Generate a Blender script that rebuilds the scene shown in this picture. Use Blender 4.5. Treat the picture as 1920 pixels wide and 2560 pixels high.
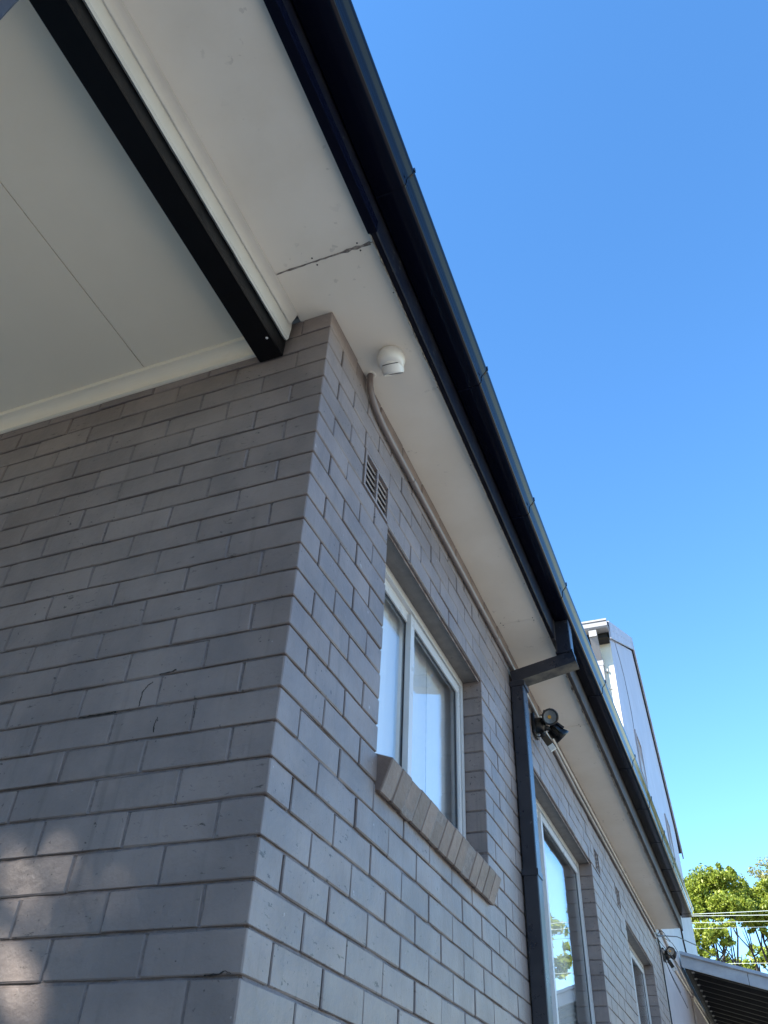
import bpy, math, random
from mathutils import Vector, Matrix
random.seed(7)
R = math.radians
for o in list(bpy.data.objects): bpy.data.objects.remove(o, do_unlink=True)
scn = bpy.context.scene
H = 3.88                      # height of the eave soffit above the ground; builders use z relative to the soffit

# ------------------------------------------------------------------ camera
CR = ((0.9291262110, 0.3673921331, 0.0418031643), (-0.2089765817, 0.6150092590, -0.7603238781), (-0.3050463445, 0.6977009617, 0.6481975746))
CC = (0.8913048616, -1.4924181295, -2.3795682287)
FPX = 2036.1256
cd = bpy.data.cameras.new('camera'); cam = bpy.data.objects.new('camera', cd); scn.collection.objects.link(cam)
cd.sensor_fit = 'VERTICAL'; cd.sensor_height = 32.0; cd.lens = 32.0*FPX/2560.0
cd.clip_start = 0.02; cd.clip_end = 2000
r_, d_, f_ = (Vector(v) for v in CR)
m = Matrix(((r_.x, -d_.x, -f_.x, CC[0]), (r_.y, -d_.y, -f_.y, CC[1]), (r_.z, -d_.z, -f_.z, CC[2]+H), (0, 0, 0, 1)))
cam.matrix_world = m
scn.camera = cam
scn.render.resolution_x = 768; scn.render.resolution_y = 1024

# ------------------------------------------------------------------ sky, sun, exposure
SUN_EL, SUN_AZ = 36.0, 220.0      # azimuth measured from +Y towards +X
S = Vector((math.sin(R(SUN_AZ))*math.cos(R(SUN_EL)), math.cos(R(SUN_AZ))*math.cos(R(SUN_EL)), math.sin(R(SUN_EL))))
w = bpy.data.worlds.new('World'); scn.world = w; w.use_nodes = True
nt = w.node_tree; nt.nodes.clear()
bg = nt.nodes.new('ShaderNodeBackground'); out = nt.nodes.new('ShaderNodeOutputWorld'); sk = nt.nodes.new('ShaderNodeTexSky')
sk.sky_type = 'NISHITA'; sk.sun_disc = False; sk.sun_elevation = R(SUN_EL); sk.sun_rotation = R(SUN_AZ)
sk.altitude = 0; sk.air_density = 1.0; sk.dust_density = 0.0; sk.ozone_density = 2.8
bg.inputs['Strength'].default_value = 0.15
hs = nt.nodes.new('ShaderNodeHueSaturation'); hs.inputs['Saturation'].default_value = 1.21
nt.links.new(sk.outputs[0], hs.inputs['Color']); nt.links.new(hs.outputs[0], bg.inputs[0]); nt.links.new(bg.outputs[0], out.inputs[0])
sl = bpy.data.lights.new('sun', 'SUN'); sun = bpy.data.objects.new('sun', sl); scn.collection.objects.link(sun)
sl.energy = 5.0; sl.angle = R(0.53); sl.color = (1.0, 0.92, 0.79)
sun.rotation_euler = (-S).to_track_quat('-Z', 'Y').to_euler(); sun.location = (-8, -10, 14)
scn.view_settings.view_transform = 'Standard'; scn.view_settings.look = 'None'
scn.view_settings.exposure = 1.58; scn.view_settings.gamma = 1.0; scn.view_settings.use_curve_mapping = False

# ------------------------------------------------------------------ helpers
def pj(x, y, z):
    d = Vector((x, y, z)) - Vector(CC)
    c = d.dot(f_)
    if c < 0.05: return None
    return 960+FPX*d.dot(r_)/c, 1280+FPX*d.dot(d_)/c

def material(name, base, rough=0.6, vary=0.0, scale=8.0, bump=0.0, bscale=60.0, metallic=0.0, spec=0.5, second=None, rnd=0.0, specks=0.0, streak=0.0, coat=0.0, speckcol=(0.03, 0.027, 0.025), speckscale=55.0, worn=0.0):
    mt = bpy.data.materials.new(name); mt.use_nodes = True
    n = mt.node_tree.nodes; l = mt.node_tree.links
    b = n['Principled BSDF']
    b.inputs['Roughness'].default_value = rough; b.inputs['Metallic'].default_value = metallic
    b.inputs['Specular IOR Level'].default_value = spec
    if coat: b.inputs['Coat Weight'].default_value = coat
    geo = n.new('ShaderNodeNewGeometry'); pos = geo.outputs['Position']
    col = None
    def mix(fac, a, c, mode='MIX'):
        x = n.new('ShaderNodeMix'); x.data_type = 'RGBA'; x.blend_type = mode
        if isinstance(fac, float): x.inputs['Factor'].default_value = fac
        else: l.new(fac, x.inputs['Factor'])
        for s_, v in ((x.inputs['A'], a), (x.inputs['B'], c)):
            if isinstance(v, tuple): s_.default_value = (*v, 1)
            else: l.new(v, s_)
        return x.outputs['Result']
    def noise(sc, det=6.0, ro=0.6, vec=None):
        t = n.new('ShaderNodeTexNoise'); t.inputs['Scale'].default_value = sc; t.inputs['Detail'].default_value = det; t.inputs['Roughness'].default_value = ro
        l.new(vec if vec is not None else pos, t.inputs['Vector']); return t.outputs['Fac']
    def ramp(f, lo, hi):
        t = n.new('ShaderNodeMapRange'); t.inputs['From Min'].default_value = lo; t.inputs['From Max'].default_value = hi
        t.interpolation_type = 'SMOOTHSTEP'
        l.new(f, t.inputs['Value']); return t.outputs['Result']
    col = base
    if vary:
        sec = second or tuple(c*(1-vary) for c in base)
        col = mix(ramp(noise(scale), 0.35, 0.65), base, sec)
    if streak:
        mp = n.new('ShaderNodeMapping'); mp.inputs['Scale'].default_value = (28, 28, 1.6); l.new(pos, mp.inputs['Vector'])
        f = ramp(noise(1.0, 5.0, 0.55, mp.outputs[0]), 0.55, 0.8)
        ml = n.new('ShaderNodeMath'); ml.operation = 'MULTIPLY'; l.new(f, ml.inputs[0]); ml.inputs[1].default_value = streak
        cc = col if not isinstance(col, tuple) else col
        col = mix(ml.outputs[0], cc, tuple(c*0.45 for c in base))
    if specks:
        f = ramp(noise(speckscale, 3.0, 0.5), 0.665, 0.70)
        g = ramp(noise(3.1, 3.0, 0.5), 0.47, 0.62)
        ml = n.new('ShaderNodeMath'); ml.operation = 'MULTIPLY'; l.new(f, ml.inputs[0]); l.new(g, ml.inputs[1])
        m2 = n.new('ShaderNodeMath'); m2.operation = 'MULTIPLY'; l.new(ml.outputs[0], m2.inputs[0]); m2.inputs[1].default_value = specks
        col = mix(m2.outputs[0], col, speckcol)
    if worn:
        mp = n.new('ShaderNodeMapping'); mp.inputs['Scale'].default_value = (22, 22, 60); l.new(pos, mp.inputs['Vector'])
        f = ramp(noise(1.0, 6.0, 0.7, mp.outputs[0]), 0.60, 0.66); g = ramp(noise(1.7, 3.0, 0.5), 0.47, 0.60)
        ml = n.new('ShaderNodeMath'); ml.operation = 'MULTIPLY'; l.new(f, ml.inputs[0]); l.new(g, ml.inputs[1])
        m2 = n.new('ShaderNodeMath'); m2.operation = 'MULTIPLY'; l.new(ml.outputs[0], m2.inputs[0]); m2.inputs[1].default_value = worn
        col = mix(m2.outputs[0], col, (0.06, 0.05, 0.045))
        f = ramp(noise(1.3, 4.0, 0.6), 0.5, 0.78)
        m3 = n.new('ShaderNodeMath'); m3.operation = 'MULTIPLY'; l.new(f, m3.inputs[0]); m3.inputs[1].default_value = worn*0.55
        col = mix(m3.outputs[0], col, (base[0]*0.62, base[1]*0.55, base[2]*0.5))
        f = ramp(noise(38.0, 2.0, 0.5), 0.74, 0.78)
        m4 = n.new('ShaderNodeMath'); m4.operation = 'MULTIPLY'; l.new(f, m4.inputs[0]); m4.inputs[1].default_value = worn*0.5
        col = mix(m4.outputs[0], col, (0.5, 0.48, 0.46))
    if rnd:
        oi = n.new('ShaderNodeObjectInfo'); mr = n.new('ShaderNodeMapRange'); l.new(oi.outputs['Random'], mr.inputs['Value'])
        mr.inputs['To Min'].default_value = 1-rnd; mr.inputs['To Max'].default_value = 1+rnd
        cmb = n.new('ShaderNodeCombineColor')
        for i in range(3): l.new(mr.outputs[0], cmb.inputs[i])
        col = mix(1.0, col, cmb.outputs[0], 'MULTIPLY')
    if isinstance(col, tuple): b.inputs['Base Color'].default_value = (*col, 1)
    else: l.new(col, b.inputs['Base Color'])
    if vary:
        rr = n.new('ShaderNodeMapRange'); l.new(noise(scale*2.3), rr.inputs['Value'])
        rr.inputs['To Min'].default_value = max(0.03, rough-0.12); rr.inputs['To Max'].default_value = min(1, rough+0.12)
        l.new(rr.outputs[0], b.inputs['Roughness'])
    if bump:
        bp = n.new('ShaderNodeBump'); bp.inputs['Strength'].default_value = bump; bp.inputs['Distance'].default_value = 0.004
        ad = n.new('ShaderNodeMath'); ad.operation = 'MULTIPLY_ADD'; l.new(noise(bscale/5.0, 3.0, 0.5), ad.inputs[0]); ad.inputs[1].default_value = 2.0; l.new(noise(bscale, 5.0, 0.65), ad.inputs[2])
        l.new(ad.outputs[0], bp.inputs['Height']); l.new(bp.outputs[0], b.inputs['Normal'])
    return mt

M = {}
BR = (0.250, 0.204, 0.187)
M['brick'] = material('painted_brick', BR, 0.48, 0.14, 4.0, 0.5, 60.0, second=(0.188, 0.156, 0.148), rnd=0.08, specks=0.85, streak=0.5, speckscale=70, worn=1.0)
M['sill'] = material('sill_brick_paint', (0.195, 0.142, 0.120), 0.6, 0.25, 9.0, 0.6, 70.0, second=(0.15, 0.112, 0.096), rnd=0.18, specks=0.9, streak=0.3)
M['mortar'] = material('painted_mortar', (0.19, 0.157, 0.15), 0.6, 0.3, 60.0, 0.6, 160.0, specks=0.8, speckscale=90)
M['soffit'] = material('soffit_paint', (0.84, 0.78, 0.69), 0.55, 0.10, 2.2, 0.05, 30.0, second=(0.78, 0.715, 0.62), specks=0.25, speckscale=30, speckcol=(0.25, 0.22, 0.19))
M['white'] = material('white_trim', (0.56, 0.55, 0.53), 0.45, 0.08, 6.0, 0.05, 40.0, specks=0.3)
M['ceiling'] = material('porch_ceiling', (0.88, 0.79, 0.64), 0.6, 0.06, 1.6, 0.03, 20.0)
M['black'] = material('black_gutter_paint', (0.003, 0.004, 0.011), 0.12, 0.2, 3.0, 0.04, 6.0, spec=0.13, second=(0.004, 0.005, 0.013))
M['fascia'] = material('fascia_paint', (0.005, 0.005, 0.011), 0.45, 0.5, 14.0, 0.4, 25.0, spec=0.10, second=(0.010, 0.010, 0.015), specks=0.3, speckcol=(0.3, 0.28, 0.25))
M['fascia_worn'] = material('weathered_fascia_paint', (0.060, 0.052, 0.052), 0.6, 0.5, 9.0, 0.6, 25.0, spec=0.2, second=(0.030, 0.027, 0.030), specks=0.4, speckcol=(0.3, 0.28, 0.25))
M['flake'] = material('flaking_edge', (0.55, 0.5, 0.43), 0.8, 0.6, 60.0, 1.0, 120.0, second=(0.1, 0.09, 0.085))
M['grime'] = material('grime', (0.12, 0.10, 0.09), 0.8, 0.6, 60.0, 0.5, 90.0, second=(0.30, 0.27, 0.24))
M['beam'] = material('black_beam', (0.004, 0.004, 0.005), 0.38, 0.2, 9.0, 0.25, 40.0, spec=0.2)
M['post'] = material('dark_blue_post', (0.05, 0.06, 0.085), 0.4, 0.2, 9.0, 0.2, 40.0)
M['downpipe'] = material('downpipe_paint', (0.014, 0.016, 0.026), 0.3, 0.3, 6.0, 0.06, 12.0, spec=0.7, second=(0.024, 0.026, 0.036), specks=0.3, speckcol=(0.25, 0.25, 0.27))
M['worn'] = material('worn_groundlit_downpipe', (0.16, 0.14, 0.11), 0.5, 0.6, 14.0, 0.2, 40.0, second=(0.05, 0.047, 0.045))  # weathered tan, with the glow of sunlit ground put into the colour
M['alu'] = material('white_aluminium', (0.62, 0.62, 0.62), 0.3, 0.06, 5.0, spec=0.5)
M['rubber'] = material('rubber_gasket', (0.015, 0.016, 0.02), 0.5)
M['conduit'] = material('painted_conduit', (0.22, 0.18, 0.17), 0.32, 0.12, 8.0)
M['conduit_pale'] = material('pale_conduit', (0.40, 0.35, 0.32), 0.3, 0.1, 8.0)
M['lintel'] = material('lintel_board', (0.17, 0.155, 0.145), 0.6, 0.2, 20.0, 0.1, 60.0, specks=0.4)
M['steel'] = material('rusty_lintel', (0.25, 0.2, 0.17), 0.5, 0.4, 25.0, 0.2, 60.0, second=(0.12, 0.08, 0.06))
M['lamp'] = material('black_plastic', (0.008, 0.008, 0.010), 0.32, 0.1, 10.0)
M['reflector'] = material('lamp_reflector', (0.30, 0.33, 0.35), 0.35, metallic=0.3)
M['led'] = material('led_chip', (0.8, 0.42, 0.05), 0.5)
M['sensor'] = material('sensor_lens', (0.62, 0.66, 0.68), 0.4)
M['camera_white'] = material('camera_plastic', (0.76, 0.74, 0.70), 0.35, 0.03, 6.0)
M['nail'] = material('nail_head', (0.06, 0.05, 0.045), 0.7)
M['wire'] = material('dark_wire', (0.02, 0.02, 0.022), 0.5)
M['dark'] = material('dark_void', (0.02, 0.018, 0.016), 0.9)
M['gable'] = material('gable_cladding', (0.43, 0.40, 0.42), 0.4, 0.06, 1.2, 0.05, 9.0, second=(0.38, 0.355, 0.37), streak=0.25)
M['cream'] = material('cream_render', (0.80, 0.74, 0.60), 0.7, 0.06, 3.0)
M['barge'] = material('barge_board', (0.42, 0.42, 0.47), 0.45, 0.2, 8.0, specks=0.5, speckcol=(0.8, 0.8, 0.8))
M['metal_roof'] = material('metal_roof', (0.08, 0.085, 0.11), 0.35, 0.15, 4.0)
M['white_gutter'] = material('white_gutter', (0.30, 0.30, 0.31), 0.35)
M['brown'] = material('brown_frame', (0.30, 0.23, 0.19), 0.6, 0.2, 12.0)
M['zinc'] = material('weathered_fascia', (0.38, 0.38, 0.385), 0.5, 0.2, 5.0, 0.1, 20.0, second=(0.30, 0.305, 0.32))
M['carport_under'] = material('carport_underside', (0.016, 0.017, 0.020), 0.6, 0.2, 4.0)
M['ground'] = material('ground_grass', (0.26, 0.22, 0.13), 0.9, 0.4, 1.5, second=(0.17, 0.155, 0.08))
M['path'] = material('concrete_path', (0.55, 0.48, 0.38), 0.85, 0.2, 3.0, 0.3, 40.0)
M['driveway'] = material('bounce_concrete', (0.46, 0.405, 0.33), 0.85, 0.15, 1.0, 0.3, 30.0)
M['bark'] = material('bark', (0.085, 0.07, 0.06), 0.9, 0.4, 12.0, 0.6, 30.0)
M['blind'] = material('blind_fabric', (0.80, 0.80, 0.78), 0.8, 0.04, 3.0)
M['room'] = material('room_wall', (0.6, 0.59, 0.57), 0.9)
M['cable_line'] = material('overhead_cable', (0.52, 0.60, 0.58), 0.4)

def leaf_material(name, a, b_, trans=0.35):
    mt = bpy.data.materials.new(name); mt.use_nodes = True
    n = mt.node_tree.nodes; l = mt.node_tree.links; bs = n['Principled BSDF']
    geo = n.new('ShaderNodeNewGeometry'); rmp = n.new('ShaderNodeMix'); rmp.data_type = 'RGBA'
    l.new(geo.outputs['Random Per Island'], rmp.inputs['Factor'])
    rmp.inputs['A'].default_value = (*a, 1); rmp.inputs['B'].default_value = (*b_, 1)
    l.new(rmp.outputs['Result'], bs.inputs['Base Color']); bs.inputs['Roughness'].default_value = 0.5
    tr = n.new('ShaderNodeBsdfTranslucent'); l.new(rmp.outputs['Result'], tr.inputs['Color'])
    mx = n.new('ShaderNodeMixShader'); mx.inputs[0].default_value = trans
    l.new(bs.outputs[0], mx.inputs[1]); l.new(tr.outputs[0], mx.inputs[2]); l.new(mx.outputs[0], n['Material Output'].inputs['Surface'])
    return mt
M['leaf'] = leaf_material('gum_leaf', (0.13, 0.20, 0.02), (0.38, 0.43, 0.06))
M['leaf_dark'] = leaf_material('dark_leaf', (0.07, 0.065, 0.035), (0.12, 0.11, 0.06), 0.2)
M['leaf_pale'] = leaf_material('pale_gum_leaf', (0.19, 0.22, 0.06), (0.34, 0.34, 0.13))

def glass_material(name, tint, refl=1.0, ior=1.6, frost=0.0):
    mt = bpy.data.materials.new(name); mt.use_nodes = True
    n = mt.node_tree.nodes; l = mt.node_tree.links; n.remove(n['Principled BSDF'])
    t = n.new('ShaderNodeBsdfTransparent'); t.inputs[0].default_value = (*tint, 1)
    g = n.new('ShaderNodeBsdfGlossy'); g.inputs['Roughness'].default_value = 0.0; g.inputs[0].default_value = (refl, refl, refl, 1)
    lw = n.new('ShaderNodeLayerWeight'); lw.inputs['Blend'].default_value = 0.5
    pw = n.new('ShaderNodeMath'); pw.operation = 'POWER'; l.new(lw.outputs['Facing'], pw.inputs[0]); pw.inputs[1].default_value = 5.2
    fr = n.new('ShaderNodeMapRange'); l.new(pw.outputs[0], fr.inputs['Value']); fr.inputs['To Min'].default_value = ior; fr.inputs['To Max'].default_value = 1.0
    geo = n.new('ShaderNodeNewGeometry')
    nz = n.new('ShaderNodeTexNoise'); nz.inputs['Scale'].default_value = 3.0; nz.inputs['Detail'].default_value = 1.0; l.new(geo.outputs['Position'], nz.inputs['Vector'])
    bp = n.new('ShaderNodeBump'); bp.inputs['Strength'].default_value = 0.05; bp.inputs['Distance'].default_value = 0.01
    l.new(nz.outputs['Fac'], bp.inputs['Height']); l.new(bp.outputs[0], g.inputs['Normal'])
    mx = n.new('ShaderNodeMixShader'); l.new(fr.outputs[0], mx.inputs[0]); l.new(t.outputs[0], mx.inputs[1]); l.new(g.outputs[0], mx.inputs[2])
    l.new(mx.outputs[0], n['Material Output'].inputs['Surface'])
    return mt
M['glass'] = glass_material('window_glass', (0.95, 0.96, 0.97), 1.0, 0.05)
M['lens'] = glass_material('lamp_lens', (0.95, 0.95, 0.95), 1.0, 0.04)

WP = {}       # world origin of each object
def link(o, origin, parent=None):
    scn.collection.objects.link(o); origin = Vector(origin); WP[o.name] = origin
    if parent is not None:
        o.parent = parent; o.location = origin - WP[parent.name]
    else: o.location = origin
    return o
def empty(name, x, y, z=None, label=None, cat=None, group=None):
    o = bpy.data.objects.new(name, None); o.empty_display_size = 0.2
    link(o, (x, y, (-H if z is None else z)+H)); tag(o, label, cat, group); return o
def tag(o, label=None, cat=None, group=None, kind=None):
    if label: o['label'] = label
    if cat: o['category'] = cat
    if group: o['group'] = group
    if kind: o['kind'] = kind
    return o

class MB:
    def __init__(s): s.v = []; s.f = []; s.mi = []; s.smooth = []
    def add(s, vs, fs, mi=0, smooth=False):
        k = len(s.v); s.v += [tuple(v) for v in vs]; s.f += [tuple(i+k for i in f) for f in fs]
        s.mi += [mi]*len(fs); s.smooth += [smooth]*len(fs); return s
    def box(s, x0, x1, y0, y1, z0, z1, mi=0, ch=0.0, mat=None):
        if ch <= 0:
            vs = [(x, y, z) for z in (z0, z1) for y in (y0, y1) for x in (x0, x1)]
            fs = [(0, 2, 3, 1), (4, 5, 7, 6), (0, 1, 5, 4), (2, 6, 7, 3), (0, 4, 6, 2), (1, 3, 7, 5)]
        else:
            vs, fs = chamfer(x0, x1, y0, y1, z0, z1, ch)
        if mat is not None: vs = [mat @ Vector(v) for v in vs]
        return s.add(vs, fs, mi)
    def obox(s, a, b, u, hw, hh, mi=0):
        # bar from a to b, half width hw along u, half height hh along the third axis
        a = Vector(a); b = Vector(b); t = (b-a).normalized(); u = Vector(u); u = (u-t*u.dot(t)).normalized(); w_ = t.cross(u)
        vs = [p+u*i*hw+w_*j*hh for p in (a, b) for (i, j) in ((-1, -1), (1, -1), (1, 1), (-1, 1))]
        return s.add(vs, [(0, 3, 2, 1), (4, 5, 6, 7), (0, 1, 5, 4), (1, 2, 6, 5), (2, 3, 7, 6), (3, 0, 4, 7)], mi)
    def tube(s, pts, rad, seg=10, mi=0, cap=True):
        pts = [Vector(p) for p in pts]; n = len(pts)
        rads = rad if isinstance(rad, (list, tuple)) else [rad]*n
        ref = Vector((0.123, 0.37, 0.92)); vs = []; fs = []
        pu = None
        for i, p in enumerate(pts):
            t = (pts[min(i+1, n-1)]-pts[max(i-1, 0)]).normalized()
            u = (pu if pu is not None else ref); u = (u-t*u.dot(t))
            if u.length < 1e-4: u = Vector((1, 0, 0)) - t*t.x
            u.normalize(); pu = u; v = t.cross(u)
            for k in range(seg):
                a = 2*math.pi*k/seg; vs.append(p+u*math.cos(a)*rads[i]+v*math.sin(a)*rads[i])
        for i in range(n-1):
            for k in range(seg):
                k2 = (k+1) % seg; fs.append((i*seg+k, i*seg+k2, (i+1)*seg+k2, (i+1)*seg+k))
        s.add(vs, fs, mi, True)
        if cap:
            s.add(vs[:seg], [tuple(range(seg))[::-1]], mi); s.add(vs[-seg:], [tuple(range(seg))], mi)
        return s
    def lathe(s, prof, origin, axis, seg=24, mi=0, smooth=True):
        # prof: (radius, distance along axis)
        o = Vector(origin); t = Vector(axis).normalized(); u = t.orthogonal().normalized(); v = t.cross(u); vs = []; fs = []
        for (r, h) in prof:
            for k in range(seg):
                a = 2*math.pi*k/seg; vs.append(o+t*h+(u*math.cos(a)+v*math.sin(a))*r)
        for i in range(len(prof)-1):
            for k in range(seg):
                k2 = (k+1) % seg; fs.append((i*seg+k, i*seg+k2, (i+1)*seg+k2, (i+1)*seg+k))
        return s.add(vs, fs, mi, smooth)
    def sweep(s, sections, mi=0, smooth=False, close=False, caps=False):
        # sections: list of equal-length point lists
        n = len(sections[0]); vs = [p for sec in sections for p in sec]; fs = []
        for i in range(len(sections)-1):
            for k in range(n if close else n-1):
                k2 = (k+1) % n; fs.append((i*n+k, i*n+k2, (i+1)*n+k2, (i+1)*n+k))
        s.add(vs, fs, mi, smooth)
        if caps: s.add(sections[0], [tuple(range(n))[::-1]], mi); s.add(sections[-1], [tuple(range(n))], mi)
        return s
    def mesh(s, name, mats, origin=(0, 0, 0)):
        o = Vector(origin); me = bpy.data.meshes.new(name)
        me.from_pydata([tuple(Vector(v)-o) for v in s.v], [], s.f)
        for mt in (mats if isinstance(mats, (list, tuple)) else [mats]): me.materials.append(mt)
        for p, i, sm in zip(me.polygons, s.mi, s.smooth): p.material_index = i; p.use_smooth = sm
        me.update(); return me
    def build(s, name, mats, parent=None, origin=None):
        if origin is None:
            xs = [v[0] for v in s.v]; ys = [v[1] for v in s.v]; zs = [v[2] for v in s.v]
            origin = ((min(xs)+max(xs))/2, (min(ys)+max(ys))/2, min(zs))
        me = s.mesh(name, mats, origin); ob = bpy.data.objects.new(name, me)
        return link(ob, (origin[0], origin[1], origin[2]+H), parent)

def chamfer(x0, x1, y0, y1, z0, z1, c):
    # box with chamfered edges and corners, 24 verts / 26 faces
    vs = []; idx = {}
    X = (x0, x1); Y = (y0, y1); Z = (z0, z1); sg = (1, -1)
    for i in (0, 1):
        for j in (0, 1):
            for k in (0, 1):
                p = (X[i], Y[j], Z[k]); q = (X[i]+sg[i]*c, Y[j]+sg[j]*c, Z[k]+sg[k]*c)
                for a, pt in enumerate(((p[0], q[1], q[2]), (q[0], p[1], q[2]), (q[0], q[1], p[2]))):
                    idx[i, j, k, a] = len(vs); vs.append(pt)
    cx = Vector(((x0+x1)/2, (y0+y1)/2, (z0+z1)/2)); fs = []
    def face(l):
        a, b_, c_ = (Vector(vs[q]) for q in l[:3]); nrm = (b_-a).cross(c_-a); mid = sum((Vector(vs[q]) for q in l), Vector())/len(l)
        fs.append(tuple(l) if nrm.dot(mid-cx) > 0 else tuple(l[::-1]))
    for i in (0, 1):
        face([idx[i, 0, 0, 0], idx[i, 1, 0, 0], idx[i, 1, 1, 0], idx[i, 0, 1, 0]])
        face([idx[0, i, 0, 1], idx[1, i, 0, 1], idx[1, i, 1, 1], idx[0, i, 1, 1]])
        face([idx[0, 0, i, 2], idx[1, 0, i, 2], idx[1, 1, i, 2], idx[0, 1, i, 2]])
        for j in (0, 1):
            face([idx[i, j, 0, 0], idx[i, j, 1, 0], idx[i, j, 1, 1], idx[i, j, 0, 1]])
            face([idx[i, 0, j, 0], idx[i, 1, j, 0], idx[i, 1, j, 2], idx[i, 0, j, 2]])
            face([idx[0, i, j, 1], idx[1, i, j, 1], idx[1, i, j, 2], idx[0, i, j, 2]])
            for k in (0, 1): face([idx[i, j, k, 0], idx[i, j, k, 1], idx[i, j, k, 2]])
    return vs, fs

# ------------------------------------------------------------------ ground
g = MB(); g.add([(-400, -400, -H), (400, -400, -H), (400, 400, -H), (-400, 400, -H)], [(0, 1, 2, 3)])
tag(g.build('ground', M['ground'], origin=(0, 0, -H)), kind='structure')
g = MB(); g.box(-7.0, 2.6, -13.0, 10.8, -H, -H+0.03)
tag(g.build('path', M['path']), kind='structure')
g = MB(); g.box(3.0, 15.0, -14.0, 40.0, -H, -H+0.03)  # unseen slab added to bounce warm sunlight up to soffit and wall
tag(g.build('driveway', M['driveway']), kind='structure')

# ------------------------------------------------------------------ brick house
P, MOD, J = 0.086, 0.2364, 0.0065
BL, BD = MOD-J, 0.108
EY = 8.40                          # far end of the brick wall
WX0 = -2.8                         # left end of the porch wall
NROW = 45
OPEN = [(0.590, 1.768, 6, 16), (2.67, 4.44, 6, 24), (5.89, 7.54, 6, 17)]    # y0, y1, first course, end course
VENT = [(0.352, 0.584, 4, 6), (4.60, 4.80, 4, 6), (5.52, 5.72, 4, 6)]
house = empty('brick_house', 0, 4, label='grey painted brick house with white soffit and black gutter in the foreground', cat='house')

wallL = MB(); wallS = MB()
TD = 0.006                         # depth of the joint
# mortar behind the porch-side bricks, weathered bed joints and tilted perpends
wallL.box(WX0, -0.02, 0.0075, 0.105, -H, -0.001)
brnd = random.Random(99)
def bed(mb, i, a0, a1, side):
    zt = -(i+1)*P+J/2+0.0015; zb = -(i+1)*P-J/2-0.0015
    t, b_ = 0.0092, 0.0010
    if side == 'L':
        def sec(x):
            e1 = brnd.uniform(-.0045, .0012); e2 = brnd.uniform(-.0004, .0022)
            return [(x, 0.02, zt), (x, t+e1, zt), (x, b_+e2, zb), (x, 0.02, zb)]
    else:
        def sec(y):
            e1 = brnd.uniform(-.0045, .0012); e2 = brnd.uniform(-.0004, .0022)
            return [(-0.02, y, zt), (-t-e1, y, zt), (-b_-e2, y, zb), (-0.02, y, zb)]
    n = max(1, int((a1-a0)/(0.05 if a0 > -1.8 and a1 < 4 or side == 'L' else 0.1))); mb.sweep([sec(a0+(a1-a0)*k/n) for k in range(n+1)], close=True, caps=True)
def spans(i):
    # runs of side wall in course i that are not openings
    cuts = sorted([(o[0], o[1]) for o in OPEN+VENT if o[2] <= i < o[3]])
    y = 0.0; res = []
    for a, b_ in cuts:
        res.append((y, a)); y = b_
    res.append((y, EY)); return res
bricks = []     # (wall, a0, a1, row, kind)
for i in range(NROW):
    zt, zb = -i*P, -(i+1)*P
    bed(wallL, i, WX0, -0.012, 'L')
    # porch wall
    d = 0.0; nxt = 0.2314 if i % 2 else 0.113
    first = True
    while d < -WX0:
        bricks.append(('Q' if first else 'L', d if first else d+J/2, nxt-J/2, i)); first = False
        # perpend, its face turned towards the open side
        x1 = -(nxt-J/2)+0.001; x0 = -(nxt+J/2)-0.001; z0, z1 = zb+J/2, zt-J/2
        wallL.add([(x0, 0.0028, z0), (x1, 0.0050, z0), (x1, 0.0050, z1), (x0, 0.0028, z1), (x0, 0.02, z0), (x1, 0.02, z0), (x1, 0.02, z1), (x0, 0.02, z1)],
                  [(0, 1, 2, 3), (0, 3, 7, 4), (1, 5, 6, 2), (3, 2, 6, 7), (0, 4, 5, 1)])
        d = nxt; nxt += MOD
    # side wall
    run = spans(i); off = 0.113 if i % 2 else 0.2314
    perps = [off+k*MOD for k in range(60)]
    openrow = run
    for (a, b_) in run:
        # mortar backing and bed joint
        if b_-a < 0.02: continue
        wallS.box(-0.103, -0.0075, a+(0.02 if a == 0 else 0.004), b_-(0.004), zb, zt-0.0005)
    nr = spans(i+1)
    for (a, b_) in run: bed(wallS, i, a+(0.012 if a == 0 else 0.001), b_-0.001, 'S')
    for (a, b_) in run:
        ps = [q for q in perps if a+0.03 < q < b_-0.03]
        edges = [a]+ps+[b_]
        for k in range(len(edges)-1):
            s0 = edges[k]+(0 if k == 0 else J/2); s1 = edges[k+1]-(0 if k == len(edges)-2 else J/2)
            if a == 0 and k == 0: continue           # the corner brick is already there
            bricks.append(('S', s0, s1, i))
        if a == 0: pass
wL = wallL.build('wall', M['mortar'], house, origin=(WX0/2, 0.05, -H)); wL['label'] = 'wall inside the porch, in shade'
wS = wallS.build('wall', M['mortar'], house, origin=(-0.05, EY/2, -H)); wS['label'] = 'side wall with the windows'

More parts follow.
